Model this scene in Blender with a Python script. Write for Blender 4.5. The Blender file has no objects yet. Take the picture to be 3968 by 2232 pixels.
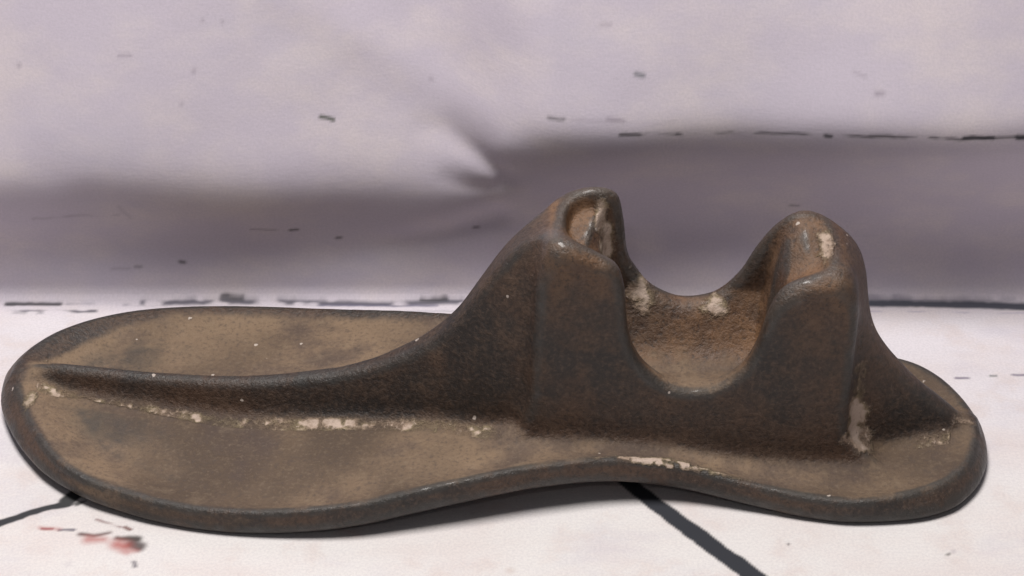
import bpy, math
import numpy as np

# ------------------------------------------------------------------ camera, light, exposure
scene = bpy.context.scene
ELEV, HFOV, DIST = math.radians(33.0), math.radians(26.0), 0.60
cam_data = bpy.data.cameras.new("camera")
cam_data.sensor_fit = 'HORIZONTAL'
cam_data.angle = HFOV
cam_data.clip_start, cam_data.clip_end = 0.01, 50
cam = bpy.data.objects.new("camera", cam_data)
scene.collection.objects.link(cam)
cam.location = (0, -DIST * math.cos(ELEV), DIST * math.sin(ELEV))
cam.rotation_euler = (math.pi / 2 - ELEV, 0, 0)
scene.camera = cam

world = bpy.data.worlds.new("World")
scene.world = world
world.use_nodes = True
bg = world.node_tree.nodes["Background"]
bg.inputs[0].default_value = (0.90, 0.90, 1.0, 1)
bg.inputs[1].default_value = 0.085


def area_light(name, loc, target, sx, sy, power, col):
    d = bpy.data.lights.new(name, 'AREA')
    d.shape = 'RECTANGLE'
    d.size, d.size_y, d.energy, d.color = sx, sy, power, col
    o = bpy.data.objects.new(name, d)
    scene.collection.objects.link(o)
    o.location = loc
    v = np.array(target, float) - np.array(loc, float)
    from mathutils import Vector
    o.rotation_euler = Vector(v).to_track_quat('-Z', 'Y').to_euler()
    return o


area_light("ceiling_lamp", (-0.10, -0.10, 0.90), (0, -0.05, 0), 0.42, 0.26, 9.6, (1.0, 0.96, 0.93))
area_light("phone_lamp", (-0.03, -0.50, 0.40), (0.02, -0.06, 0.03), 0.006, 0.006, 0.07, (1.0, 0.98, 0.97))

scene.view_settings.view_transform = 'Standard'
scene.view_settings.look = 'None'
scene.view_settings.exposure = 0.0
scene.view_settings.gamma = 1.0
scene.render.engine = 'CYCLES'
scene.cycles.use_denoising = True

rng = np.random.default_rng(7)


# ------------------------------------------------------------------ small helpers
def sstep(a, b, x):
    t = np.clip((x - a) / (b - a), 0, 1)
    return t * t * (3 - 2 * t)


def catmull(pts, n=8, closed=True):
    p = np.array(pts, float)
    m = len(p)
    out = []
    t = np.linspace(0, 1, n, endpoint=False)[:, None]
    for i in range(m if closed else m - 1):
        if closed:
            a, b, c, d = p[(i - 1) % m], p[i], p[(i + 1) % m], p[(i + 2) % m]
        else:
            a, b, c, d = p[max(i - 1, 0)], p[i], p[i + 1], p[min(i + 2, m - 1)]
        out.append(0.5 * (2 * b + (c - a) * t + (2 * a - 5 * b + 4 * c - d) * t ** 2 + (3 * b - a - 3 * c + d) * t ** 3))
    if not closed:
        out.append(p[-1:])
    return np.concatenate(out)


def poly_sd(poly, X, Y):
    """signed distance to a closed polygon, negative inside"""
    d2 = np.full(X.shape, 1e18)
    ins = np.zeros(X.shape, bool)
    q = np.roll(poly, -1, 0)
    for (ax, ay), (bx, by) in zip(poly, q):
        ex, ey = bx - ax, by - ay
        l2 = ex * ex + ey * ey
        if l2 < 1e-12:
            continue
        wx, wy = X - ax, Y - ay
        t = np.clip((wx * ex + wy * ey) / l2, 0, 1)
        d2 = np.minimum(d2, (wx - t * ex) ** 2 + (wy - t * ey) ** 2)
        c = ((ay <= Y) & (by > Y)) | ((by <= Y) & (ay > Y))
        if abs(ey) > 1e-12:
            ins ^= c & (X < ax + (Y - ay) / ey * ex)
    d = np.sqrt(d2)
    return np.where(ins, -d, d)


def smax(a, b, k):
    h = np.clip(0.5 + 0.5 * (a - b) / k, 0, 1)
    return b + (a - b) * h + k * h * (1 - h)


def smin(a, b, k):
    return -smax(-a, -b, k)


def bilinear(grid, x0, y0, h, X, Y):
    fx = np.clip((X - x0) / h, 0, grid.shape[0] - 1.001)
    fy = np.clip((Y - y0) / h, 0, grid.shape[1] - 1.001)
    i, j = fx.astype(np.int32), fy.astype(np.int32)
    a, b = fx - i, fy - j
    return (grid[i, j] * (1 - a) * (1 - b) + grid[i + 1, j] * a * (1 - b)
            + grid[i, j + 1] * (1 - a) * b + grid[i + 1, j + 1] * a * b)


def vnoise(P, cell, seed):
    """smooth value noise in -1..1 at points P (n,k)"""
    k = P.shape[1]
    r = np.random.default_rng(seed).uniform(-1, 1, 65536)
    q = P / cell
    i = np.floor(q).astype(np.int64)
    f = q - i
    f = f * f * (3 - 2 * f)
    primes = (73856093, 19349663, 83492791)
    out = np.zeros(len(P))
    for c in range(2 ** k):
        w = np.ones(len(P))
        h = np.zeros(len(P), np.int64)
        for a in range(k):
            bit = (c >> a) & 1
            w *= f[:, a] if bit else 1 - f[:, a]
            h ^= (i[:, a] + bit) * primes[a]
        out += w * r[h & 65535]
    return out


class Nodes:
    def __init__(self, name):
        self.m = bpy.data.materials.new(name)
        self.m.use_nodes = True
        self.t = self.m.node_tree
        self.b = self.t.nodes["Principled BSDF"]

    def n(self, kind, **kw):
        o = self.t.nodes.new(kind)
        for k, v in kw.items():
            setattr(o, k, v)
        return o

    def l(self, a, b):
        self.t.links.new(a, b)

    def set(self, sock, v):
        if hasattr(v, 'links') or hasattr(v, 'is_linked'):
            self.l(v, sock)
        else:
            sock.default_value = v

    def noise(self, vec, scale, detail=4, rough=0.6):
        o = self.n('ShaderNodeTexNoise')
        self.l(vec, o.inputs['Vector'])
        o.inputs['Scale'].default_value = scale
        o.inputs['Detail'].default_value = detail
        o.inputs['Roughness'].default_value = rough
        return o.outputs['Fac']

    def ramp(self, fac, a, b, va=0.0, vb=1.0):
        o = self.n('ShaderNodeMapRange', interpolation_type='SMOOTHSTEP')
        self.l(fac, o.inputs['Value'])
        for i, v in enumerate((a, b, va, vb)):
            o.inputs[i + 1].default_value = v
        return o.outputs['Result']

    def math(self, op, a, b=0.0, clamp=False):
        o = self.n('ShaderNodeMath', operation=op)
        o.use_clamp = clamp
        self.set(o.inputs[0], a)
        self.set(o.inputs[1], b)
        return o.outputs[0]

    def mix(self, fac, a, b, blend='MIX'):
        o = self.n('ShaderNodeMix', data_type='RGBA', blend_type=blend)
        self.set(o.inputs[0], fac)
        self.set(o.inputs[6], a)
        self.set(o.inputs[7], b)
        return o.outputs[2]

    def attr(self, name):
        o = self.n('ShaderNodeAttribute')
        o.attribute_name = name
        return o

    def bump(self, h, strength, dist, prev=None):
        o = self.n('ShaderNodeBump')
        self.l(h, o.inputs['Height'])
        o.inputs['Strength'].default_value = strength
        o.inputs['Distance'].default_value = dist
        if prev is not None:
            self.l(prev, o.inputs['Normal'])
        return o.outputs['Normal']


# ------------------------------------------------------------------ the printed cloth backdrop
YW = -0.006            # where the cloth turns up from the table


def cloth_bulge(x, z):
    """rounded form of the fold below"""
    w = [(d, math.exp(-(d / 0.0042) ** 2)) for d in np.linspace(-0.0085, 0.0085, 21)]
    w = [(d, k / sum(q for _, q in w)) for d, k in w]
    r = sstep(-0.022, 0.012, x)                       # 0 left of the pinch, 1 right of it
    fr = sum(k * cloth_fold(x, np.maximum(z + d, 0))[0] for d, k in w)
    fl = sum(k * cloth_fold(x, np.maximum(z + 1.9 * d, 0))[1] for d, k in w)
    return fr * r + fl * (1 - r) + cloth_creases(x, z)


def cloth_fold(x, z):
    """how far the hanging part comes forward of its foot (metres)"""
    # right: a fold hanging over, its lip at z = .050
    zr = 0.0570 + 0.012 * np.clip(x - 0.03, -0.04, 0.1)
    up = np.clip(z / zr, 0, None)
    right = np.where(z < zr, 0.0088 * sstep(0.25, 1.0, up) - 0.0055 * np.sin(np.pi * np.clip(up / 0.85, 0, 1) ** 0.8), 0.0088 - 0.72 * (z - zr))
    # left: a softer, lower roll
    zl = 0.0370 + 0.0018 * np.sin(x * 47 + 0.6) + 0.0010 * np.sin(x * 103) + 0.10 * np.clip(x + 0.13, 0, 0.09) * 0.2
    ul = np.clip(z / zl, 0, None)
    k = 1 - 0.6 * sstep(-0.075, -0.03, x)
    left = np.where(z < zl, k * 0.0034 * sstep(0.25, 1.0, ul) - 0.0035 * np.sin(np.pi * np.clip(ul / 0.85, 0, 1) ** 0.8), k * 0.0034 - 0.60 * (z - zl))
    return right, left


def crease(x, z, pts, w, a0, a1):
    """soft ridge or furrow along a bent path; height runs from a0 to a1"""
    pts = catmull(pts, 5, closed=False)
    best = np.full(x.shape, 1e9)
    amp = np.zeros(x.shape)
    n = len(pts) - 1
    for i in range(n):
        a, b = pts[i], pts[i + 1]
        e = b - a
        t = np.clip(((x - a[0]) * e[0] + (z - a[1]) * e[1]) / (e @ e), 0, 1)
        d = np.hypot(x - a[0] - t * e[0], z - a[1] - t * e[1])
        m = d < best
        best = np.where(m, d, best)
        amp = np.where(m, (i + t) / n, amp)
    return (a0 + (a1 - a0) * amp) * np.exp(-(best / w) ** 2)


def cloth_creases(x, z):
    b = crease(x, z, [(-.062, .081), (-.047, .0725), (-.0295, .064), (-.019, .059), (-.009, .055), (-.003, .051)], .0066, 0.0006, 0.0015)
    b = b + crease(x, z, [(-.0225, .0485), (-.0165, .0485), (-.010, .0455), (-.006, .043), (-.002, .0395)], .0034, -0.0004, -0.0014)
    b = b + crease(x, z, [(-.018, .0425), (-.011, .0415), (-.005, .0385)], .0030, 0.0002, 0.0007)
    b = b + crease(x, z, [(-.017, .037), (-.010, .0355), (-.003, .0365)], .0026, -0.0003, -0.0008)
    b = b + crease(x, z, [(-.046, .012), (-.0305, .0165), (-.0175, .020), (-.004, .025)], .0046, -0.0006, -0.0018)
    b = b + 0.0012 * np.sin(x * 61 + 1.0) * sstep(0.005, 0.03, z)
    return b


def cloth_grid():
    fx = np.arange(-0.150, 0.15001, 0.0005)
    ox = np.geomspace(0.152, 0.75, 26)
    xs = np.concatenate([-ox[::-1], fx, ox])
    fs = np.concatenate([np.arange(-0.170, 0.012, 0.00042), np.arange(0.012, 0.120, 0.0005)])
    lo = -np.geomspace(0.172, 0.75, 24)[::-1]
    hi = np.geomspace(0.122, 0.42, 24)
    ss = np.concatenate([lo, fs, hi])
    X, S = np.meshgrid(xs, ss, indexing='ij')
    r = 0.0035                                         # radius of the turn
    a = np.clip((S + r * math.pi / 4) / r, 0, math.pi / 2)
    Y = np.where(S < -r * math.pi / 4, S, 0) + np.where(S >= -r * math.pi / 4, -r * math.pi / 4 + r * np.sin(a), 0)
    Z = np.where(S >= -r * math.pi / 4, r * (1 - np.cos(a)), 0) + np.clip(S - r * math.pi / 4, 0, None)
    Y = YW + Y
    Xc = np.clip(X, -0.20, 0.20)
    # very gentle waves of the cloth lying on the table, none under the casting
    P = np.stack([X.ravel(), S.ravel()], 1)
    wav = (vnoise(P, 0.05, 3) * 0.5 + 0.5).reshape(X.shape) * 0.0006
    B = cloth_bulge(Xc, Z) + (vnoise(P, 0.028, 5).reshape(X.shape) * 0.0011 + vnoise(P, 0.010, 6).reshape(X.shape) * 0.00018) * sstep(0.004, 0.02, Z)
    Y = Y - np.where(S > 0, B, 0)
    Z = Z - np.where(S < 0, wav * sstep(-0.115, -0.16, S), 0)
    return xs, ss, X, S, Y, Z


MARKS = [   # printed marks on the cloth: points (x, s) in metres, widths, softness, colour, strength, how broken
    ([(0.027, 0.055), (0.035, 0.0545), (0.0515, 0.0535), (0.0665, 0.054), (0.0815, 0.054), (0.101, 0.0545), (0.116, 0.054), (0.129, 0.054)], 0.0006, 0.0008, 0.00035, (0.13, 0.12, 0.13), 0.85, 0.55),
    ([(0.027, 0.055), (0.032, 0.0545)], 0.0009, 0.0007, 0.00040, (0.13, 0.12, 0.13), 0.90, 0.00),
    ([(0.0415, 0.054), (0.0515, 0.0535)], 0.0007, 0.0006, 0.00035, (0.13, 0.12, 0.13), 0.85, 0.30),
    ([(0.079, 0.054), (0.0805, 0.054)], 0.0011, 0.0009, 0.00040, (0.03, 0.03, 0.036), 0.80, 0.00),
    ([(0.1135, 0.0545), (0.121, 0.054)], 0.0011, 0.0010, 0.00040, (0.03, 0.03, 0.036), 0.90, 0.30),
    ([(0.127, 0.054), (0.13, 0.054)], 0.0014, 0.0014, 0.00050, (0.03, 0.03, 0.036), 0.90, 0.00),
    ([(0.09, 0.0545), (0.096, 0.0545)], 0.0008, 0.0007, 0.00035, (0.13, 0.12, 0.13), 0.70, 0.20),
    ([(0.009, 0.0585), (0.013, 0.0585)], 0.0007, 0.0006, 0.00050, (0.13, 0.12, 0.13), 0.80, 0.00),
    ([(0.024, 0.0585), (0.028, 0.058)], 0.0007, 0.0006, 0.00060, (0.3, 0.26, 0.31), 0.80, 0.00),
    ([(0.015, 0.0585), (0.041, 0.057)], 0.0006, 0.0004, 0.00060, (0.3, 0.26, 0.31), 0.35, 0.50),
    ([(-0.0495, 0.0505), (-0.046, 0.05)], 0.0009, 0.0008, 0.00040, (0.08, 0.09, 0.07), 0.95, 0.00),
    ([(0.031, 0.068), (0.033, 0.0675)], 0.0009, 0.0008, 0.00060, (0.13, 0.14, 0.15), 0.85, 0.00),
    ([(0.0915, 0.064), (0.093, 0.064)], 0.0009, 0.0007, 0.00081, (0.3, 0.26, 0.31), 0.80, 0.00),
    ([(-0.101, 0.066), (-0.098, 0.066)], 0.0005, 0.0005, 0.00050, (0.3, 0.26, 0.31), 0.70, 0.00),
    ([(-0.082, 0.062)], 0.0009, 0.0009, 0.00081, (0.3, 0.26, 0.31), 0.70, 0.00),
    ([(-0.127, 0.063)], 0.0009, 0.0009, 0.00071, (0.3, 0.26, 0.31), 0.70, 0.00),
    ([(-0.0745, 0.0725)], 0.0008, 0.0008, 0.00060, (0.3, 0.26, 0.31), 0.60, 0.00),
    ([(-0.0795, 0.073)], 0.0008, 0.0008, 0.00060, (0.3, 0.26, 0.31), 0.50, 0.00),
    ([(-0.021, 0.059)], 0.0009, 0.0009, 0.00081, (0.3, 0.26, 0.31), 0.60, 0.00),
    ([(0.0225, 0.078), (0.025, 0.078)], 0.0006, 0.0006, 0.00060, (0.3, 0.26, 0.31), 0.50, 0.00),
    ([(-0.085, 0.055)], 0.0009, 0.0009, 0.00081, (0.3, 0.26, 0.31), 0.50, 0.00),
    ([(0.086, 0.068), (0.089, 0.0675)], 0.0005, 0.0005, 0.00050, (0.3, 0.26, 0.31), 0.45, 0.00),
    ([(-0.0585, 0.02), (-0.0565, 0.02)], 0.0009, 0.0008, 0.00050, (0.13, 0.12, 0.13), 0.90, 0.00),
    ([(-0.069, 0.0205), (-0.0615, 0.02)], 0.0005, 0.0004, 0.00040, (0.3, 0.26, 0.31), 0.80, 0.30),
    ([(-0.0465, 0.0165), (-0.0455, 0.0165)], 0.0009, 0.0008, 0.00050, (0.13, 0.12, 0.13), 0.85, 0.00),
    ([(-0.0885, 0.0093), (-0.0875, 0.0093)], 0.0011, 0.0010, 0.00060, (0.13, 0.12, 0.13), 0.90, 0.00),
    ([(-0.1005, 0.0077), (-0.099, 0.0077)], 0.0007, 0.0007, 0.00060, (0.13, 0.12, 0.13), 0.60, 0.00),
    ([(-0.107, 0.0072), (-0.102, 0.0072)], 0.0005, 0.0005, 0.00060, (0.3, 0.26, 0.31), 0.50, 0.00),
    ([(-0.01, 0.0195), (-0.009, 0.0195)], 0.0008, 0.0007, 0.00050, (0.13, 0.12, 0.13), 0.80, 0.00),
    ([(-0.126, 0.024), (-0.1155, 0.025), (-0.103, 0.026)], 0.0006, 0.0005, 0.00060, (0.3, 0.26, 0.31), 0.60, 0.50),
    ([(0.0735, 0.026), (0.0755, 0.026)], 0.0007, 0.0006, 0.00050, (0.13, 0.12, 0.13), 0.60, 0.00),
    ([(-0.1025, 0.029), (-0.1, 0.0245)], 0.0005, 0.0005, 0.00060, (0.3, 0.26, 0.31), 0.40, 0.30),
    ([(0.0815, 0.0155), (0.0915, 0.0106)], 0.0008, 0.0006, 0.00101, (0.3, 0.26, 0.31), 0.35, 0.50),
    ([(0.0915, -0.002), (0.1075, -0.002), (0.1225, -0.0024), (0.1395, -0.0033)], 0.0026, 0.0032, 0.00081, (0.05, 0.055, 0.075), 0.95, 0.00),
    ([(0.092, -0.0003), (0.1395, -0.0007)], 0.0007, 0.0007, 0.00060, (0.085, 0.085, 0.13), 0.50, 0.60),
    ([(0.091, -0.0054), (0.1385, -0.0062)], 0.0005, 0.0005, 0.00050, (0.25, 0.22, 0.36), 0.50, 0.60),
    ([(-0.135, -0.002), (-0.121, -0.002)], 0.0016, 0.0013, 0.00060, (0.03, 0.03, 0.036), 0.90, 0.25),
    ([(-0.1385, -0.0058), (-0.13, -0.0058), (-0.1185, -0.0054), (-0.111, -0.0054)], 0.0017, 0.0012, 0.00071, (0.05, 0.05, 0.07), 0.90, 0.30),
    ([(-0.119, -0.002), (-0.0965, -0.0024)], 0.0009, 0.0009, 0.00071, (0.085, 0.085, 0.13), 0.45, 0.70),
    ([(-0.0985, -0.0016), (-0.073, -0.0012), (-0.052, -0.0016), (-0.0305, -0.002), (-0.0135, -0.0012)], 0.0018, 0.0016, 0.00081, (0.06, 0.06, 0.085), 0.85, 0.20),
    ([(-0.0775, -0.0003), (-0.0725, -0.0003)], 0.0010, 0.0011, 0.00071, (0.03, 0.03, 0.036), 0.80, 0.00),
    ([(-0.052, -0.0024), (-0.02, -0.0028)], 0.0008, 0.0008, 0.00060, (0.06, 0.06, 0.13), 0.70, 0.40),
    ([(-0.0245, -0.0007), (-0.0175, -0.0007)], 0.0010, 0.0010, 0.00050, (0.03, 0.03, 0.036), 0.80, 0.20),
    ([(-0.073, -0.0049), (-0.0135, -0.0054)], 0.0006, 0.0006, 0.00060, (0.25, 0.25, 0.3), 0.50, 0.50),
    ([(0.113, -0.036), (0.116, -0.0364)], 0.0008, 0.0007, 0.00040, (0.13, 0.11, 0.17), 0.90, 0.00),
    ([(0.122, -0.0352), (0.1235, -0.0352)], 0.0008, 0.0008, 0.00040, (0.13, 0.14, 0.13), 0.85, 0.00),
    ([(0.128, -0.0348), (0.132, -0.0348)], 0.0008, 0.0008, 0.00040, (0.13, 0.11, 0.17), 0.85, 0.00),
    ([(0.024, -0.0738), (0.033, -0.0864), (0.0435, -0.0994), (0.057, -0.1167)], 0.0042, 0.0050, 0.00035, (0.035, 0.037, 0.045), 1.00, 0.00),
    ([(-0.1215, -0.0965), (-0.119, -0.0944), (-0.114, -0.0915), (-0.11, -0.0894), (-0.1045, -0.0873)], 0.0026, 0.0020, 0.00035, (0.045, 0.045, 0.05), 1.00, 0.00),
    ([(-0.105, -0.0864), (-0.1015, -0.081)], 0.0036, 0.0044, 0.00050, (0.05, 0.05, 0.052), 1.00, 0.00),
    ([(-0.1025, -0.0873), (-0.1005, -0.0864)], 0.0016, 0.0006, 0.00040, (0.07, 0.07, 0.07), 0.90, 0.00),
    ([(-0.109, -0.0965), (-0.1065, -0.0965)], 0.0009, 0.0008, 0.00040, (0.24, 0.07, 0.08), 0.90, 0.00),
    ([(-0.105, -0.0969), (-0.1015, -0.0969)], 0.0008, 0.0010, 0.00040, (0.12, 0.11, 0.14), 0.90, 0.00),
    ([(-0.1095, -0.0961), (-0.105, -0.0965)], 0.0012, 0.0010, 0.00081, (0.4, 0.09, 0.075), 0.45, 0.00),
    ([(-0.0995, -0.0986), (-0.0965, -0.099), (-0.093, -0.0978)], 0.0014, 0.0008, 0.00071, (0.1, 0.05, 0.045), 0.90, 0.00),
    ([(-0.0975, -0.1003), (-0.094, -0.1003)], 0.0022, 0.0016, 0.00161, (0.4, 0.09, 0.075), 0.75, 0.00),
    ([(-0.097, -0.0931), (-0.095, -0.094), (-0.091, -0.0961)], 0.0007, 0.0006, 0.00040, (0.2, 0.1, 0.1), 0.80, 0.20),
    ([(-0.09, -0.0961), (-0.0885, -0.0969)], 0.0010, 0.0011, 0.00040, (0.16, 0.07, 0.06), 0.90, 0.00),
    ([(-0.091, -0.0999), (-0.0865, -0.1003)], 0.0012, 0.0022, 0.00081, (0.06, 0.05, 0.045), 0.95, 0.00),
    ([(-0.0875, -0.102), (-0.0855, -0.1028)], 0.0028, 0.0030, 0.00101, (0.07, 0.05, 0.05), 0.90, 0.00),
    ([(-0.0905, -0.102), (-0.089, -0.1028)], 0.0034, 0.0034, 0.00181, (0.4, 0.09, 0.075), 0.80, 0.00),
    ([(-0.088, -0.1049), (-0.086, -0.1041)], 0.0018, 0.0014, 0.00101, (0.4, 0.09, 0.075), 0.50, 0.00),
    ([(-0.086, -0.1083), (-0.0855, -0.1099)], 0.0009, 0.0010, 0.00050, (0.14, 0.13, 0.15), 0.85, 0.00),
    ([(-0.101, -0.1091)], 0.0014, 0.0014, 0.00121, (0.3, 0.26, 0.31), 0.25, 0.00),
    ([(0.0635, -0.102)], 0.0007, 0.0007, 0.00035, (0.12, 0.11, 0.11), 0.90, 0.00),
    ([(0.0995, -0.1057), (0.1, -0.1053)], 0.0008, 0.0007, 0.00040, (0.15, 0.14, 0.13), 0.80, 0.00),
    ([(0.101, -0.1045)], 0.0010, 0.0010, 0.00081, (0.3, 0.26, 0.31), 0.40, 0.00),
    ([(-0.009, -0.091)], 0.0006, 0.0006, 0.00040, (0.3, 0.26, 0.31), 0.50, 0.00),
    ([(-0.0005, -0.1112)], 0.0016, 0.0016, 0.00121, (0.45, 0.33, 0.28), 0.40, 0.00),
    ([(-0.0395, -0.0965), (-0.0355, -0.0986)], 0.0010, 0.0010, 0.00101, (0.6, 0.4, 0.38), 0.30, 0.00),
]


def build_cloth():
    xs, ss, X, S, Y, Z = cloth_grid()
    nx, ns = X.shape
    P = np.stack([X.ravel(), S.ravel()], 1)
    jit = np.stack([vnoise(P, 0.0045, 11), vnoise(P, 0.0045, 12)], 1) * 0.00022 \
        + np.stack([vnoise(P, 0.0015, 13), vnoise(P, 0.0015, 14)], 1) * 0.00014
    Q = P + jit
    brk = vnoise(P * np.array([1, 3.0]), 0.006, 15) + 0.6 * vnoise(P, 0.0022, 16)
    col = np.zeros((len(P), 4))
    for (pts, w0, w1, soft, c, strength, broken) in MARKS:
        pts = np.array(pts, float)
        pad = max(w0, w1) + soft * 2 + 0.002
        sel = np.where((P[:, 0] > pts[:, 0].min() - pad) & (P[:, 0] < pts[:, 0].max() + pad)
                       & (P[:, 1] > pts[:, 1].min() - pad) & (P[:, 1] < pts[:, 1].max() + pad))[0]
        q = Q[sel]
        best = np.full(len(sel), 1e9)
        m = max(len(pts) - 1, 1)
        for i in range(m):
            a, b = pts[i], pts[min(i + 1, len(pts) - 1)]
            e = b - a
            l2 = (e ** 2).sum()
            t = np.clip(((q - a) @ e) / l2, 0, 1) if l2 > 0 else np.zeros(len(q))
            d = np.hypot(*(q - a - t[:, None] * e).T)
            w = w0 + (w1 - w0) * (i + t) / m
            best = np.minimum(best, d - w / 2)
        al = (1 - sstep(-soft, soft, best)) * strength
        if broken:
            al = al * sstep(-0.55, 0.25, brk[sel] + 0.55 - broken)
        A = col[sel, 3]
        na = al + A * (1 - al)
        col[sel, :3] = np.where(na[:, None] > 1e-6, (np.array(c) * al[:, None] + col[sel, :3] * (A * (1 - al))[:, None]) / np.maximum(na, 1e-6)[:, None], col[sel, :3])
        col[sel, 3] = na
    me = bpy.data.meshes.new("backdrop_cloth")
    idx = np.arange(nx * ns).reshape(nx, ns)
    f = np.stack([idx[:-1, :-1], idx[1:, :-1], idx[1:, 1:], idx[:-1, 1:]], -1).reshape(-1, 4)
    me.vertices.add(nx * ns)
    me.vertices.foreach_set("co", np.stack([X, Y, Z], -1).astype(np.float32).ravel())
    me.loops.add(f.size)
    me.loops.foreach_set("vertex_index", f.astype(np.int32).ravel())
    me.polygons.add(len(f))
    me.polygons.foreach_set("loop_start", np.arange(0, f.size, 4, dtype=np.int32))
    me.update(calc_edges=True)
    me.polygons.foreach_set("use_smooth", np.ones(len(f), bool))
    at = me.attributes.new("print", 'FLOAT_COLOR', 'POINT')
    at.data.foreach_set("color", col.astype(np.float32).ravel())
    a2 = me.attributes.new("sheet", 'FLOAT_VECTOR', 'POINT')
    a2.data.foreach_set("vector", np.concatenate([P, np.zeros((len(P), 1))], 1).astype(np.float32).ravel())

    N = Nodes("printed_fabric")
    sh = N.attr("sheet").outputs['Vector']
    pr = N.attr("print")
    sep = N.n('ShaderNodeSeparateXYZ')
    N.l(sh, sep.inputs[0])
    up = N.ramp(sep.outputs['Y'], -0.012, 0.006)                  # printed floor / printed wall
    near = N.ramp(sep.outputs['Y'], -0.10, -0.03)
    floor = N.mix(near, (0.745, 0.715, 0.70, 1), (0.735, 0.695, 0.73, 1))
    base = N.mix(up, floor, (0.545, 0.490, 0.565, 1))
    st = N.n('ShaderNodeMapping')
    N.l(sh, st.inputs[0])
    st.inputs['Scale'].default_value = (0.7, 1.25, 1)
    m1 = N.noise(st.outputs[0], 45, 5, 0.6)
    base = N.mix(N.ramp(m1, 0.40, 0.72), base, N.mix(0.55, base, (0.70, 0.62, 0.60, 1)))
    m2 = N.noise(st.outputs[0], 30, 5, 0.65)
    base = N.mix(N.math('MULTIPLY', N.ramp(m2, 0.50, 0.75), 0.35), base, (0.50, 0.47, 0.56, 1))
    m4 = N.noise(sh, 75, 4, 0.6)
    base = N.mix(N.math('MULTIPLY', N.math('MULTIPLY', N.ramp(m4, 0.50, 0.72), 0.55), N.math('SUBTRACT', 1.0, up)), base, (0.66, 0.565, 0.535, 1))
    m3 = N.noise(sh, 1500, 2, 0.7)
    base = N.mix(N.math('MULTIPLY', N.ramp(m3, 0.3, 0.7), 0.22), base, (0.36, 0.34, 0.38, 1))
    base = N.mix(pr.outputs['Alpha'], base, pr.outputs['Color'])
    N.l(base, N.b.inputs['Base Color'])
    N.b.inputs['Roughness'].default_value = 0.85
    N.b.inputs['Specular IOR Level'].default_value = 0.25
    wv = N.n('ShaderNodeMapping')
    N.l(sh, wv.inputs[0])
    wv.inputs['Scale'].default_value = (0.35, 1.0, 1)
    h = N.noise(wv.outputs[0], 1800, 3, 0.65)
    nb = N.bump(h, 0.3, 0.00012)
    N.l(N.bump(N.noise(sh, 160, 4, 0.55), 0.13, 0.0009, nb), N.b.inputs['Normal'])
    me.materials.append(N.m)
    o = bpy.data.objects.new("backdrop_cloth", me)
    scene.collection.objects.link(o)
    o["kind"] = "structure"
    o["label"] = "white printed plank backdrop cloth spread under and rising behind the casting"
    return o


build_cloth()

# ------------------------------------------------------------------ the cast iron shoe last
# all shapes below in millimetres in the casting's own frame: x from toe to heel, y across, z up
YAW = math.radians(-7.04)
ORG = (-0.00678, -0.06434)

OUTLINE = [(-121.3, -1), (-119.3, -9.0), (-115.2, -16.6), (-108, -26.6), (-99.5, -34.9), (-90.2, -40.6), (-80, -44.0), (-69.7, -46.4), (-55.4, -47.8),
           (-41.4, -47.5), (-27.7, -45.8), (-14.5, -42.0), (3.1, -35.6), (16.4, -30.4), (29.9, -26.1), (41, -23.9), (53, -23.3),
           (67, -24.6), (78, -26.1), (90.1, -26.6), (103.8, -23.7), (112.1, -19.4), (117, -13.8), (120.2, -7.0), (121.8, 1.5),
           (121.2, 10.7), (118.4, 19.4), (113.0, 28.6), (106, 34.6), (97, 37.0), (84, 36.0), (66, 32.8), (46, 31.2), (24, 32.2), (5, 34.6),
           (-13.9, 37.0), (-27.8, 39.0), (-49.2, 40.4), (-70, 38.9), (-90, 34.0), (-105.2, 27.9), (-114.6, 20.6), (-119.8, 12.2), (-121.6, 5)]
ZX, ZZ = np.array([-125, -58, 20, 85, 125.]), np.array([2.6, 0, 6.2, 0, 1.0])        # underside: toe spring and raised arch
CX, CY = np.array([-118, -60, -10, 15, 85, 100, 118.]), np.array([0, -5, -3, -2., 4, 6.5, 8])   # line of the rib on the plate
TOE_CREST = np.array([(-119, 6.0), (-116, 8.2), (-112, 10.3), (-108, 11.4), (-101, 11.6), (-85, 12.0), (-70, 13.0), (-60, 14.0), (-50, 15.2), (-35, 18.0), (-25.3, 21.5),
                      (-15.6, 27.0), (-10.7, 31.0), (-5.9, 36.0), (-1.1, 43.9), (4.5, 53.0), (9.5, 58.8), (13, 61.0), (17, 61.0), (22, 56)])
HEEL_CREST = np.array([(80, 44), (86, 44), (88.4, 41.5), (90.8, 35.8), (95.5, 28.2), (103, 19.7), (111, 13.2), (115, 9.6), (118, 6.0), (122, 4)])
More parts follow.
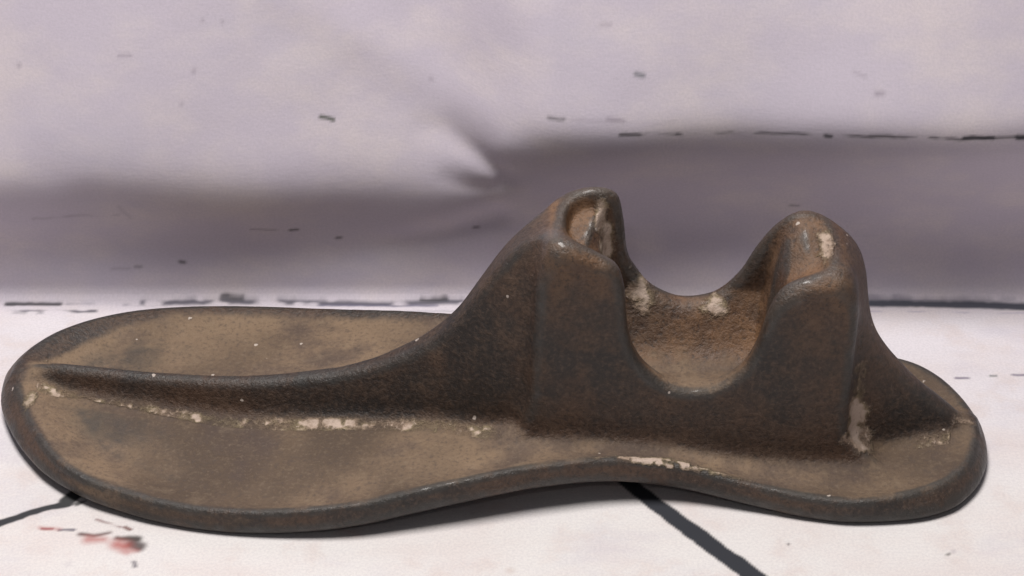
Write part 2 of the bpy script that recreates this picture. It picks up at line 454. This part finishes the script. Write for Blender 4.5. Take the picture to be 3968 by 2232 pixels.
# the block in its own frame (turned 6 degrees on the plate): outline of its front and of its back, (u, z)
BLOCK_FRONT = [(-40.5, 4), (-40.0, 14), (-38.2, 24), (-37.6, 40), (-37.2, 52), (-36.5, 57.5), (-34.6, 61.8), (-31.0, 63.2), (-27, 62.2), (-23, 60.0), (-18.9, 57.0),
               (-17.2, 52), (-16.6, 46), (-15.9, 40), (-14.2, 34.6), (-11.1, 30), (-6.4, 26.3), (-0.8, 25), (5.6, 26.4), (10.9, 30.8), (14.0, 37.4),
               (16, 45), (18.4, 50.5), (21.9, 53.4), (26.7, 55.2), (31.5, 56.0), (35.0, 54.0), (36.6, 49), (36.5, 35), (36.1, 20), (36.5, 12), (37.0, 4)]
BLOCK_BACK = [(-41, 4), (-40.5, 14), (-39, 30), (-38, 45), (-37, 54), (-34.8, 60.6), (-30, 65.6), (-23.5, 67.2), (-18.7, 65.4), (-17.0, 59.4), (-15.7, 49.3), (-13.6, 44.7),
              (-9.7, 39.5), (-3.8, 36.3), (1.9, 36.4), (6.5, 38.5), (11, 43.9), (14.3, 50.8), (18.6, 57.2), (23.5, 60.8), (28.2, 60.4), (33.8, 56.6),
              (38.0, 51.8), (40.2, 45.5), (40.6, 33), (40.5, 20), (41, 12), (41, 4)]


def zbot(x):
    x = np.clip(x, -124.9, 124.9)
    i = np.clip(np.searchsorted(ZX, x) - 1, 0, 3)
    t = (x - ZX[i]) / (ZX[i + 1] - ZX[i])
    t = (1 - np.cos(np.pi * t)) / 2
    return ZZ[i] + (ZZ[i + 1] - ZZ[i]) * t


def build_last():
    h = 0.62
    x0, y0, z0 = -126.0, -52.0, -1.6
    nx, ny, nz = int(252 / h) + 1, int(97 / h) + 1, int(72 / h) + 1
    xs = (x0 + h * np.arange(nx)).astype(np.float32)
    ys = (y0 + h * np.arange(ny)).astype(np.float32)
    zs = (z0 + h * np.arange(nz)).astype(np.float32)
    X2, Y2 = np.meshgrid(xs, ys, indexing='ij')
    d2 = poly_sd(catmull(OUTLINE, 6), X2, Y2).astype(np.float32)
    zb = zbot(xs.astype(float)).astype(np.float32)
    yc = np.interp(xs, CX, CY)
    ker = np.exp(-(np.arange(-30, 31) / 12.0) ** 2)
    yc = np.convolve(np.pad(yc, 30, 'edge'), ker / ker.sum(), 'valid').astype(np.float32)
    Z = zs[None, None, :]
    # slow unevenness of the casting
    G = np.stack(np.meshgrid(xs[::4], ys[::4], indexing='ij'), -1).reshape(-1, 2)
    lump = np.repeat(np.repeat((vnoise(G, 16, 21) + 0.5 * vnoise(G, 7, 22)).reshape(len(xs[::4]), -1), 4, 0), 4, 1)[:nx, :ny]
    for ax in (0, 1):
        k = np.ones(5) / 5
        lump = np.apply_along_axis(lambda v: np.convolve(np.pad(v, 2, 'edge'), k, 'valid'), ax, lump)
    lump = lump.astype(np.float32)

    # --- sole plate: drafted edge, low lip, dished face
    Zp = Z - zb[:, None, None]
    endf = (np.maximum(sstep(88, 116, -X2), sstep(90, 114, X2))).astype(np.float32)
    nearf = sstep(-5, -25, Y2).astype(np.float32)
    draft = 0.26 + (0.40 + 0.32 * np.maximum(nearf, sstep(60, 110, -X2))) * endf
    draft = draft.astype(np.float32)
    side = (d2[..., None] + 0.15 * lump[..., None] + draft[..., None] * (Zp - 2.2)) / np.sqrt(1 + draft[..., None] ** 2)
    toe = sstep(40, 105, -X2)
    dish = 1.2 + 2.1 * toe
    wid = 5.0 + 9.0 * toe
    top = 6.5 - dish * sstep(1.6 + 2.0 * endf, wid + 2.0 + 2 * endf, -d2) + 0.22 * lump
    top = top.astype(np.float32)
    rimw = 1.3 + endf * (2.2 + 7.0 * sstep(-8, 18, Y2) * (X2 < 0)) + 3.4 * sstep(-5, 15, Y2) * (X2 < 60) + 1.6 * sstep(-60, -80, X2) * (Y2 < 0)
    slope = 1.08
    plate = smax(smax(side, (Zp - top[..., None]) / slope, 1.1), -Zp - 0.0, 3.4)

    # --- ribs
    def rib(crest, t0, flare, xlo, xhi, k):
        cz = np.interp(xs, crest[:, 0], crest[:, 1])
        kk = np.exp(-(np.arange(-8, 9) / 3.5) ** 2)
        cz = np.convolve(np.pad(cz, 8, 'edge'), kk / kk.sum(), 'valid')
        sl = np.gradient(cz, h)
        w = np.abs(Y2 - yc[:, None])[..., None] + 0.12 * lump[..., None]
        t = t0[:, None, None] + 6.5 * (1 - np.exp(-flare * np.maximum(cz[:, None, None] - Z, 0) / 6.5))
        fl = (w - t) / math.sqrt(1 + flare ** 2)
        tp = (Z - cz[:, None, None]) / np.sqrt(1 + sl ** 2)[:, None, None]
        r = smax(fl, np.broadcast_to(tp, fl.shape), k)
        r = np.maximum(r, -(Zp - 1.5))
        r = np.maximum(r, np.maximum(xlo - xs, xs - xhi)[:, None, None])
        return r.astype(np.float32)

    t_toe = np.interp(xs, [-120, -100, -60, -30, -5, 12], [1.2, 1.6, 1.9, 2.4, 4.2, 5.6])
    t_heel = np.interp(xs, [84, 92, 105, 120], [4.5, 3.6, 2.4, 1.6])
    rt = rib(TOE_CREST, t_toe, 0.30, -117.0, 15.5, 2.2)
    rh = rib(HEEL_CREST, t_heel, 0.26, 84.5, 117.8, 2.2)

    # --- block with the U-shaped saddle through it
    hb = 0.5
    U, V = np.meshgrid(np.arange(-56, 56, hb), np.arange(-2, 74, hb), indexing='ij')
    gf = poly_sd(catmull(BLOCK_FRONT, 6), U, V)
    gb = poly_sd(catmull(BLOCK_BACK, 6), U, V)
    c6, s6 = math.cos(math.radians(6)), math.sin(math.radians(6))
    ub = ((X2 - 50) * c6 + (Y2 - 0.5) * s6)[..., None] + 0 * Z
    vb = (-(X2 - 50) * s6 + (Y2 - 0.5) * c6)[..., None] + 0 * Z
    Zb = np.broadcast_to(Z, ub.shape)
    half = 14.0 - 0.06 * (Zb - 12)
    t = sstep(-0.60, 0.60, vb / half)
    f = bilinear(gf, -56, -2, hb, ub, Zb) * (1 - t) + bilinear(gb, -56, -2, hb, ub, Zb) * t
    # plan corners pulled in a little so that the edges of the front face are soft
    blk = smax(f, (np.abs(vb) - half) + 0.10 * lump[..., None], 2.4 + 4.6 * sstep(44, 56, Zb) * sstep(8, 22, ub) * sstep(2, -4, vb) + 2.6 * sstep(50, 60, Zb) * sstep(-16, -26, ub) * sstep(2, -4, vb))
    # the socket inside: thin front wall, sloping back wall, rounded ends, floor at 24 mm
    up = np.clip((Zb - 24) / 36, 0, 1.2)
    vf = -half + 5.0 + 1.2 * (1 - up)
    vk = -1.5 + 10.2 * np.minimum(up / 0.42, 1) ** 0.75 - 2.2 * np.maximum(up - 0.45, 0)
    ue = 26.0 + 4.0 * np.minimum(up, 1)
    cav = smax(np.abs(vb - 0.5 * (vf + vk)) - 0.5 * (vk - vf), np.abs(ub + 0.6) - ue, 6.0)
    cav = smax(cav, 24.2 - Zb, 4.5) + 0.25 * lump[..., None]
    # in the horns the hollow is only a scoop: deep in the toe-side one, shallow in the other
    dep = 40 - 34.6 * sstep(7, 20, -ub) - 37.8 * sstep(3, 21, ub)
    cav = smax(cav, -f - dep, 3.0)
    blk = smax(blk, -cav, 2.8)
    del dep, up, vf, vk, ue, cav
    blk = np.maximum(blk, -(Zp - 1.0)).astype(np.float32)
    del ub, vb, Zb, half, t, f

    F = smin(plate, smin(smin(rt, rh, 1.0), blk, 5.0), 4.2).astype(np.float32)
    part = np.argmin(np.stack([plate, rt, rh, blk]), 0).astype(np.int8)
    join = (np.abs(plate - np.minimum(np.minimum(rt, rh), blk)) + np.maximum(plate, 0) * 0.4).astype(np.float32)

    # --- surface nets
    S = F < 0
    mx = np.zeros((nx - 1, ny - 1, nz - 1), bool)
    c = [S[i:nx - 1 + i, j:ny - 1 + j, k:nz - 1 + k] for i in (0, 1) for j in (0, 1) for k in (0, 1)]
    anyc = np.logical_or.reduce(c)
    allc = np.logical_and.reduce(c)
    mx = anyc & ~allc
    cid = -np.ones(mx.shape, np.int64)
    I = np.argwhere(mx)
    cid[mx] = np.arange(len(I))
    acc = np.zeros((len(I), 3))
    cnt = np.zeros(len(I))
    cor = [(i, j, k) for i in (0, 1) for j in (0, 1) for k in (0, 1)]
    for a in range(8):
        for b in range(a + 1, 8):
            pa, pb = np.array(cor[a]), np.array(cor[b])
            if np.abs(pa - pb).sum() != 1:
                continue
            fa = F[tuple((I + pa).T)]
            fb = F[tuple((I + pb).T)]
            m = (fa < 0) != (fb < 0)
            tt = np.where(m, fa / np.where(m, fa - fb, 1), 0)
            acc += np.where(m[:, None], pa + (pb - pa) * tt[:, None], 0)
            cnt += m
    V3 = I + acc / cnt[:, None]                       # in cells
    grad = np.gradient(F)

    def tri(A, p):
        p = np.clip(p, 0, np.array(A.shape) - 1.001)
        i = p.astype(int)
        f = p - i
        o = 0
        for (a, b, cc) in cor:
            w = (f[:, 0] if a else 1 - f[:, 0]) * (f[:, 1] if b else 1 - f[:, 1]) * (f[:, 2] if cc else 1 - f[:, 2])
            o = o + A[i[:, 0] + a, i[:, 1] + b, i[:, 2] + cc] * w
        return o

    for _ in range(3):
        g = np.stack([tri(q, V3) for q in grad], 1)
        d = tri(F, V3)
        V3 = V3 - np.clip(d / np.maximum((g ** 2).sum(1), 1e-6), -0.5, 0.5)[:, None] * g
    g = np.stack([tri(q, V3) for q in grad], 1)
    nrm = g / np.maximum(np.linalg.norm(g, axis=1), 1e-9)[:, None]
    co = np.array([x0, y0, z0]) + h * V3
    faces = []
    for ax in range(3):
        sl0 = [slice(None)] * 3
        sl1 = [slice(None)] * 3
        sl0[ax], sl1[ax] = slice(0, -1), slice(1, None)
        e = S[tuple(sl0)] != S[tuple(sl1)]
        E = np.argwhere(e)
        o1, o2 = [(1, 2), (2, 0), (0, 1)][ax]
        ok = (E[:, o1] > 0) & (E[:, o2] > 0) & (E[:, o1] < F.shape[o1] - 1) & (E[:, o2] < F.shape[o2] - 1)
        E = E[ok]
        inside0 = S[tuple(E.T)]
        d1, dd2 = np.zeros(3, int), np.zeros(3, int)
        d1[o1], dd2[o2] = 1, 1
        q = np.stack([cid[tuple((E - d1 - dd2).T)], cid[tuple((E - dd2).T)], cid[tuple(E.T)], cid[tuple((E - d1).T)]], 1)
        q[~inside0] = q[~inside0][:, ::-1]
        faces.append(q)
    faces = np.concatenate(faces)

    # --- per-point masks: residue caught in the joints, painted lit patches, edges rubbed bare
    curv = sum(np.gradient(grad[a], axis=a) for a in range(3)) / h
    kv = tri(curv, V3) / 1.0
    jn = tri(join, V3)
    P = co
    n1 = vnoise(P, 9, 31)
    n2 = vnoise(P, 2.4, 32)
    n3 = vnoise(P, 1.1, 33)
    zrel = co[:, 2] - zbot(co[:, 0])

    def blob(c, r, hard=0.6):
        d = np.sqrt((((P - np.array(c)) / np.array(r)) ** 2).sum(1))
        return 1 - sstep(1 - hard, 1 + hard, d + 0.45 * n2 + 0.25 * n3)

    tp = bilinear(top, x0, y0, h, co[:, 0], co[:, 1])
    din = -bilinear(d2, x0, y0, h, co[:, 0], co[:, 1])
    rw = bilinear(rimw, x0, y0, h, co[:, 0], co[:, 1])
    joint = np.exp(-((zrel - tp - 0.5) / 0.9) ** 2) * sstep(0.02, 0.06, -kv) * (nrm[:, 1] < 0.2) * (din > 9) * (1 - 0.85 * sstep(2, 12, co[:, 0]) * (1 - sstep(100, 108, co[:, 0])))
    res_lit = joint * (0.60 + 0.22 * n1) + 0.5 * joint * sstep(0.0, 0.7, n1 * 0.5 + n2 * 0.6 + n3 * 0.6 + 0.28)
    lipr = sstep(20, 38, co[:, 0]) * (1 - sstep(46, 82, co[:, 0])) * np.exp(-((din - 2.4) / (0.9 + 1.7 * np.exp(-((co[:, 0] - 46) / 9) ** 2))) ** 2) * (co[:, 1] < 0) * (nrm[:, 2] > 0.4)
    res_lit = np.maximum(res_lit, 1.15 * lipr * sstep(-0.5, 0.4, n2 * 0.6 + n3 * 0.6 + 0.2))
    for c, r, s in RESIDUE_AND_LIT:
        res_lit = np.maximum(res_lit, s * blob(c, r))  # crusts and the painted-in lit patches share this mask
    dust = sstep(tp + 6.5, tp + 0.4, zrel + 1.0 * n1 + 0.4 * n2) * sstep(0.45, 0.88, nrm[:, 2]) * sstep(rw - 1.2, rw + 1.6, din + 0.6 * n2 + 0.9 * n1)
    bare = sstep(0.05, 0.26, kv + 0.05 * n1 + 0.03 * n2)
    cu = (co[:, 0] - 50) * c6 + (co[:, 1] - 0.5) * s6
    cv = -(co[:, 0] - 50) * s6 + (co[:, 1] - 0.5) * c6
    rust = (sstep(13.0, 10.0, np.abs(cv)) * sstep(36, 33, np.abs(cu)) * sstep(24, 26, co[:, 2])).astype(np.float32)
    # rusty dust lying in the front of the saddle, two polished spots on the horns
    dust = np.maximum(dust, 0.9 * blob((51, -8.0, 25.5), (18, 8.0, 6), 0.45) * sstep(0.35, 0.7, nrm[:, 2]))
    dust = np.maximum(dust, 0.6 * blob((-76, -44.5, 4.0), (22, 6.0, 3.6), 0.5))
    pol = np.maximum(blob((15, -9, 64), (4, 4, 4)), blob((72.8, -10, 53.5), (2.6, 4, 4)))
    pol = np.maximum(pol, 0.25 * bare * sstep(-0.1, 0.7, n2 + n3))
    wear_lit = np.stack([np.clip(res_lit, 0, 1), dust, bare, pol], 1).astype(np.float32)

    fpart = part[tuple(np.clip(np.round(V3[faces].mean(1)).astype(int), 0, np.array(F.shape) - 1).T)]
    mat = iron_material()
    root = bpy.data.objects.new("shoe_last", None)
    scene.collection.objects.link(root)
    root.empty_display_size = 0.05
    root.location = (ORG[0], ORG[1], 0.0)
    root.rotation_euler = (0, 0, YAW)
    root["label"] = "brown cast iron cobbler's shoe last lying sole down on white cloth"
    root["category"] = "shoe last"
    for pid, name in enumerate(("sole_plate", "toe_rib", "heel_rib", "saddle_block")):
        fs = faces[fpart == pid]
        used, inv = np.unique(fs, return_inverse=True)
        fs = inv.reshape(-1, 4)
        me = bpy.data.meshes.new(name)
        me.vertices.add(len(used))
        me.vertices.foreach_set("co", (co[used] / 1000.0).astype(np.float32).ravel())
        me.loops.add(fs.size)
        me.loops.foreach_set("vertex_index", fs.astype(np.int32).ravel())
        me.polygons.add(len(fs))
        me.polygons.foreach_set("loop_start", np.arange(0, fs.size, 4, dtype=np.int32))
        me.update(calc_edges=True)
        me.polygons.foreach_set("use_smooth", np.ones(len(fs), bool))
        at = me.attributes.new("wear_lit", 'FLOAT_COLOR', 'POINT')
        at.data.foreach_set("color", wear_lit[used].ravel())
        ar = me.attributes.new("rust", 'FLOAT', 'POINT')
        ar.data.foreach_set("value", rust[used])
        me.normals_split_custom_set_from_vertices(nrm[used].astype(np.float32).tolist())
        me.materials.append(mat)
        o = bpy.data.objects.new(name, me)
        scene.collection.objects.link(o)
        o.parent = root
    return root


RESIDUE_AND_LIT = [
    ((27.2, 5.0, 61.0), (2.0, 5.0, 4.5), 1.0),        # lit patches of the saddle and horn tops, painted in as pale streaks
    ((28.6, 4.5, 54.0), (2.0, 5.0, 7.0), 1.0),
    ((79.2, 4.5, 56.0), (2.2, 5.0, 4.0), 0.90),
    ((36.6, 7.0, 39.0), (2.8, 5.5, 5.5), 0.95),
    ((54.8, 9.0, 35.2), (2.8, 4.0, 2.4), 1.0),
    ((90.0, -5.5, 13.0), (4.2, 5.0, 8.0), 1.0),        # crust in the corner behind the block
    ((90.0, -3.0, 24.0), (2.2, 3.5, 9.0), 0.6),
    ((-110.5, -11.0, 9.0), (1.5, 6.5, 2.0), 0.85),      # inside the toe lip
    ((116.0, 6.5, 8.5), (5.0, 1.4, 1.6), 0.8),         # end of the heel rib
]


def iron_material():
    N = Nodes("old_cast_iron")
    tc = N.n('ShaderNodeTexCoord').outputs['Object']
    w = N.attr("wear_lit")
    sp = N.n('ShaderNodeSeparateColor')
    N.l(w.outputs['Color'], sp.inputs[0])
    res_lit, dust, bare = sp.outputs[0], sp.outputs[1], sp.outputs[2]
    n_big = N.noise(tc, 38, 5, 0.6)
    n_mid = N.noise(tc, 140, 6, 0.68)
    n_fin = N.noise(tc, 950, 4, 0.7)
    iron = N.mix(N.ramp(n_big, 0.35, 0.68), (0.027, 0.022, 0.020, 1), (0.080, 0.044, 0.027, 1))
    iron = N.mix(N.math('MULTIPLY', N.ramp(n_mid, 0.46, 0.74), 0.6), iron, (0.128, 0.078, 0.050, 1))
    n_pat = N.noise(tc, 22, 3, 0.5)
    tan = N.mix(N.ramp(n_pat, 0.36, 0.64), (0.095, 0.063, 0.042, 1), (0.245, 0.166, 0.104, 1))
    tan = N.mix(N.math('MULTIPLY', N.ramp(n_big, 0.47, 0.66), 0.80), tan, (0.078, 0.054, 0.046, 1))
    tan = N.mix(N.math('MULTIPLY', N.ramp(n_mid, 0.50, 0.72), 0.35), tan, (0.235, 0.175, 0.120, 1))
    tan = N.mix(N.math('MULTIPLY', N.ramp(n_fin, 0.50, 0.74), 0.28), tan, (0.30, 0.235, 0.165, 1))
    tan = N.mix(N.math('MULTIPLY', N.ramp(n_fin, 0.50, 0.32), 0.60), tan, (0.085, 0.062, 0.050, 1))
    rustm = N.math('MULTIPLY', N.attr("rust").outputs['Fac'], N.ramp(n_big, 0.30, 0.60, 0.45, 1.0))
    iron = N.mix(rustm, iron, N.mix(N.ramp(n_mid, 0.35, 0.65), (0.085, 0.042, 0.021, 1), (0.205, 0.108, 0.052, 1)))
    col = N.mix(N.math('MULTIPLY', dust, 0.92), N.mix(N.math('MULTIPLY', N.ramp(n_fin, 0.46, 0.70), 0.42), N.mix(N.math('MULTIPLY', N.ramp(n_fin, 0.50, 0.32), 0.6), iron, (0.018, 0.015, 0.014, 1)), (0.15, 0.10, 0.072, 1)), tan)
    barem = N.math('MULTIPLY', bare, N.ramp(n_mid, 0.30, 0.55), True)
    col = N.mix(N.math('MULTIPLY', barem, 0.80), col, (0.038, 0.037, 0.035, 1))
    res_litm = N.ramp(N.math('ADD', res_lit, N.math('MULTIPLY', N.math('SUBTRACT', n_fin, 0.5), 1.0)), 0.25, 0.90)
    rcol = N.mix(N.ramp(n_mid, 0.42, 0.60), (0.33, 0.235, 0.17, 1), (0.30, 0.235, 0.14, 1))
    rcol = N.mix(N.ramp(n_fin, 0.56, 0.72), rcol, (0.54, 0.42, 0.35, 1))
    rcol = N.mix(N.math('MULTIPLY', N.ramp(res_lit, 0.70, 1.0), N.ramp(n_mid, 0.35, 0.55)), rcol, (0.60, 0.47, 0.39, 1))
    col = N.mix(N.math('MULTIPLY', res_litm, 0.88), col, rcol)
    # tiny stuck specks of pale dust
    vo = N.n('ShaderNodeTexVoronoi')
    dn = N.n('ShaderNodeTexNoise')
    N.l(tc, dn.inputs['Vector'])
    dn.inputs['Scale'].default_value = 900
    dv = N.n('ShaderNodeVectorMath', operation='MULTIPLY_ADD')
    N.l(dn.outputs['Color'], dv.inputs[0])
    dv.inputs[1].default_value = (0.0011, 0.0011, 0.0011)
    N.l(tc, dv.inputs[2])
    N.l(dv.outputs[0], vo.inputs['Vector'])
    vo.inputs['Scale'].default_value = 260
    vsep = N.n('ShaderNodeSeparateColor')
    N.l(vo.outputs['Color'], vsep.inputs[0])
    rad = N.math('MULTIPLY', N.ramp(vsep.outputs[0], 0.84, 1.0), 0.16)
    spk = N.ramp(N.math('SUBTRACT', N.math('ADD', vo.outputs['Distance'], N.math('MULTIPLY', n_fin, 0.05)), rad), 0.0, 0.03, 1.0, 0.0)
    spk = N.math('MULTIPLY', spk, N.ramp(vsep.outputs[0], 0.83, 0.88))
    col = N.mix(N.math('MULTIPLY', spk, 0.8), col, (0.58, 0.50, 0.44, 1))
    N.l(col, N.b.inputs['Base Color'])
    rg = N.math('ADD', N.ramp(n_mid, 0.3, 0.7, 0.42, 0.60), N.math('MULTIPLY', N.math('MAXIMUM', dust, res_litm), 0.26))
    rg = N.math('SUBTRACT', rg, N.math('MULTIPLY', barem, 0.14))
    N.l(rg, N.b.inputs['Roughness'])
    N.b.inputs['Specular IOR Level'].default_value = 0.5
    N.l(N.math('MULTIPLY', w.outputs['Alpha'], 0.9), N.b.inputs['Coat Weight'])
    N.b.inputs['Coat Roughness'].default_value = 0.10
    b1 = N.bump(n_mid, 0.50, 0.0009)
    b2 = N.bump(n_fin, 0.85, 0.00045, b1)
    b3 = N.bump(res_litm, 0.7, 0.0006, b2)
    N.l(b3, N.b.inputs['Normal'])
    return N.m


build_last()
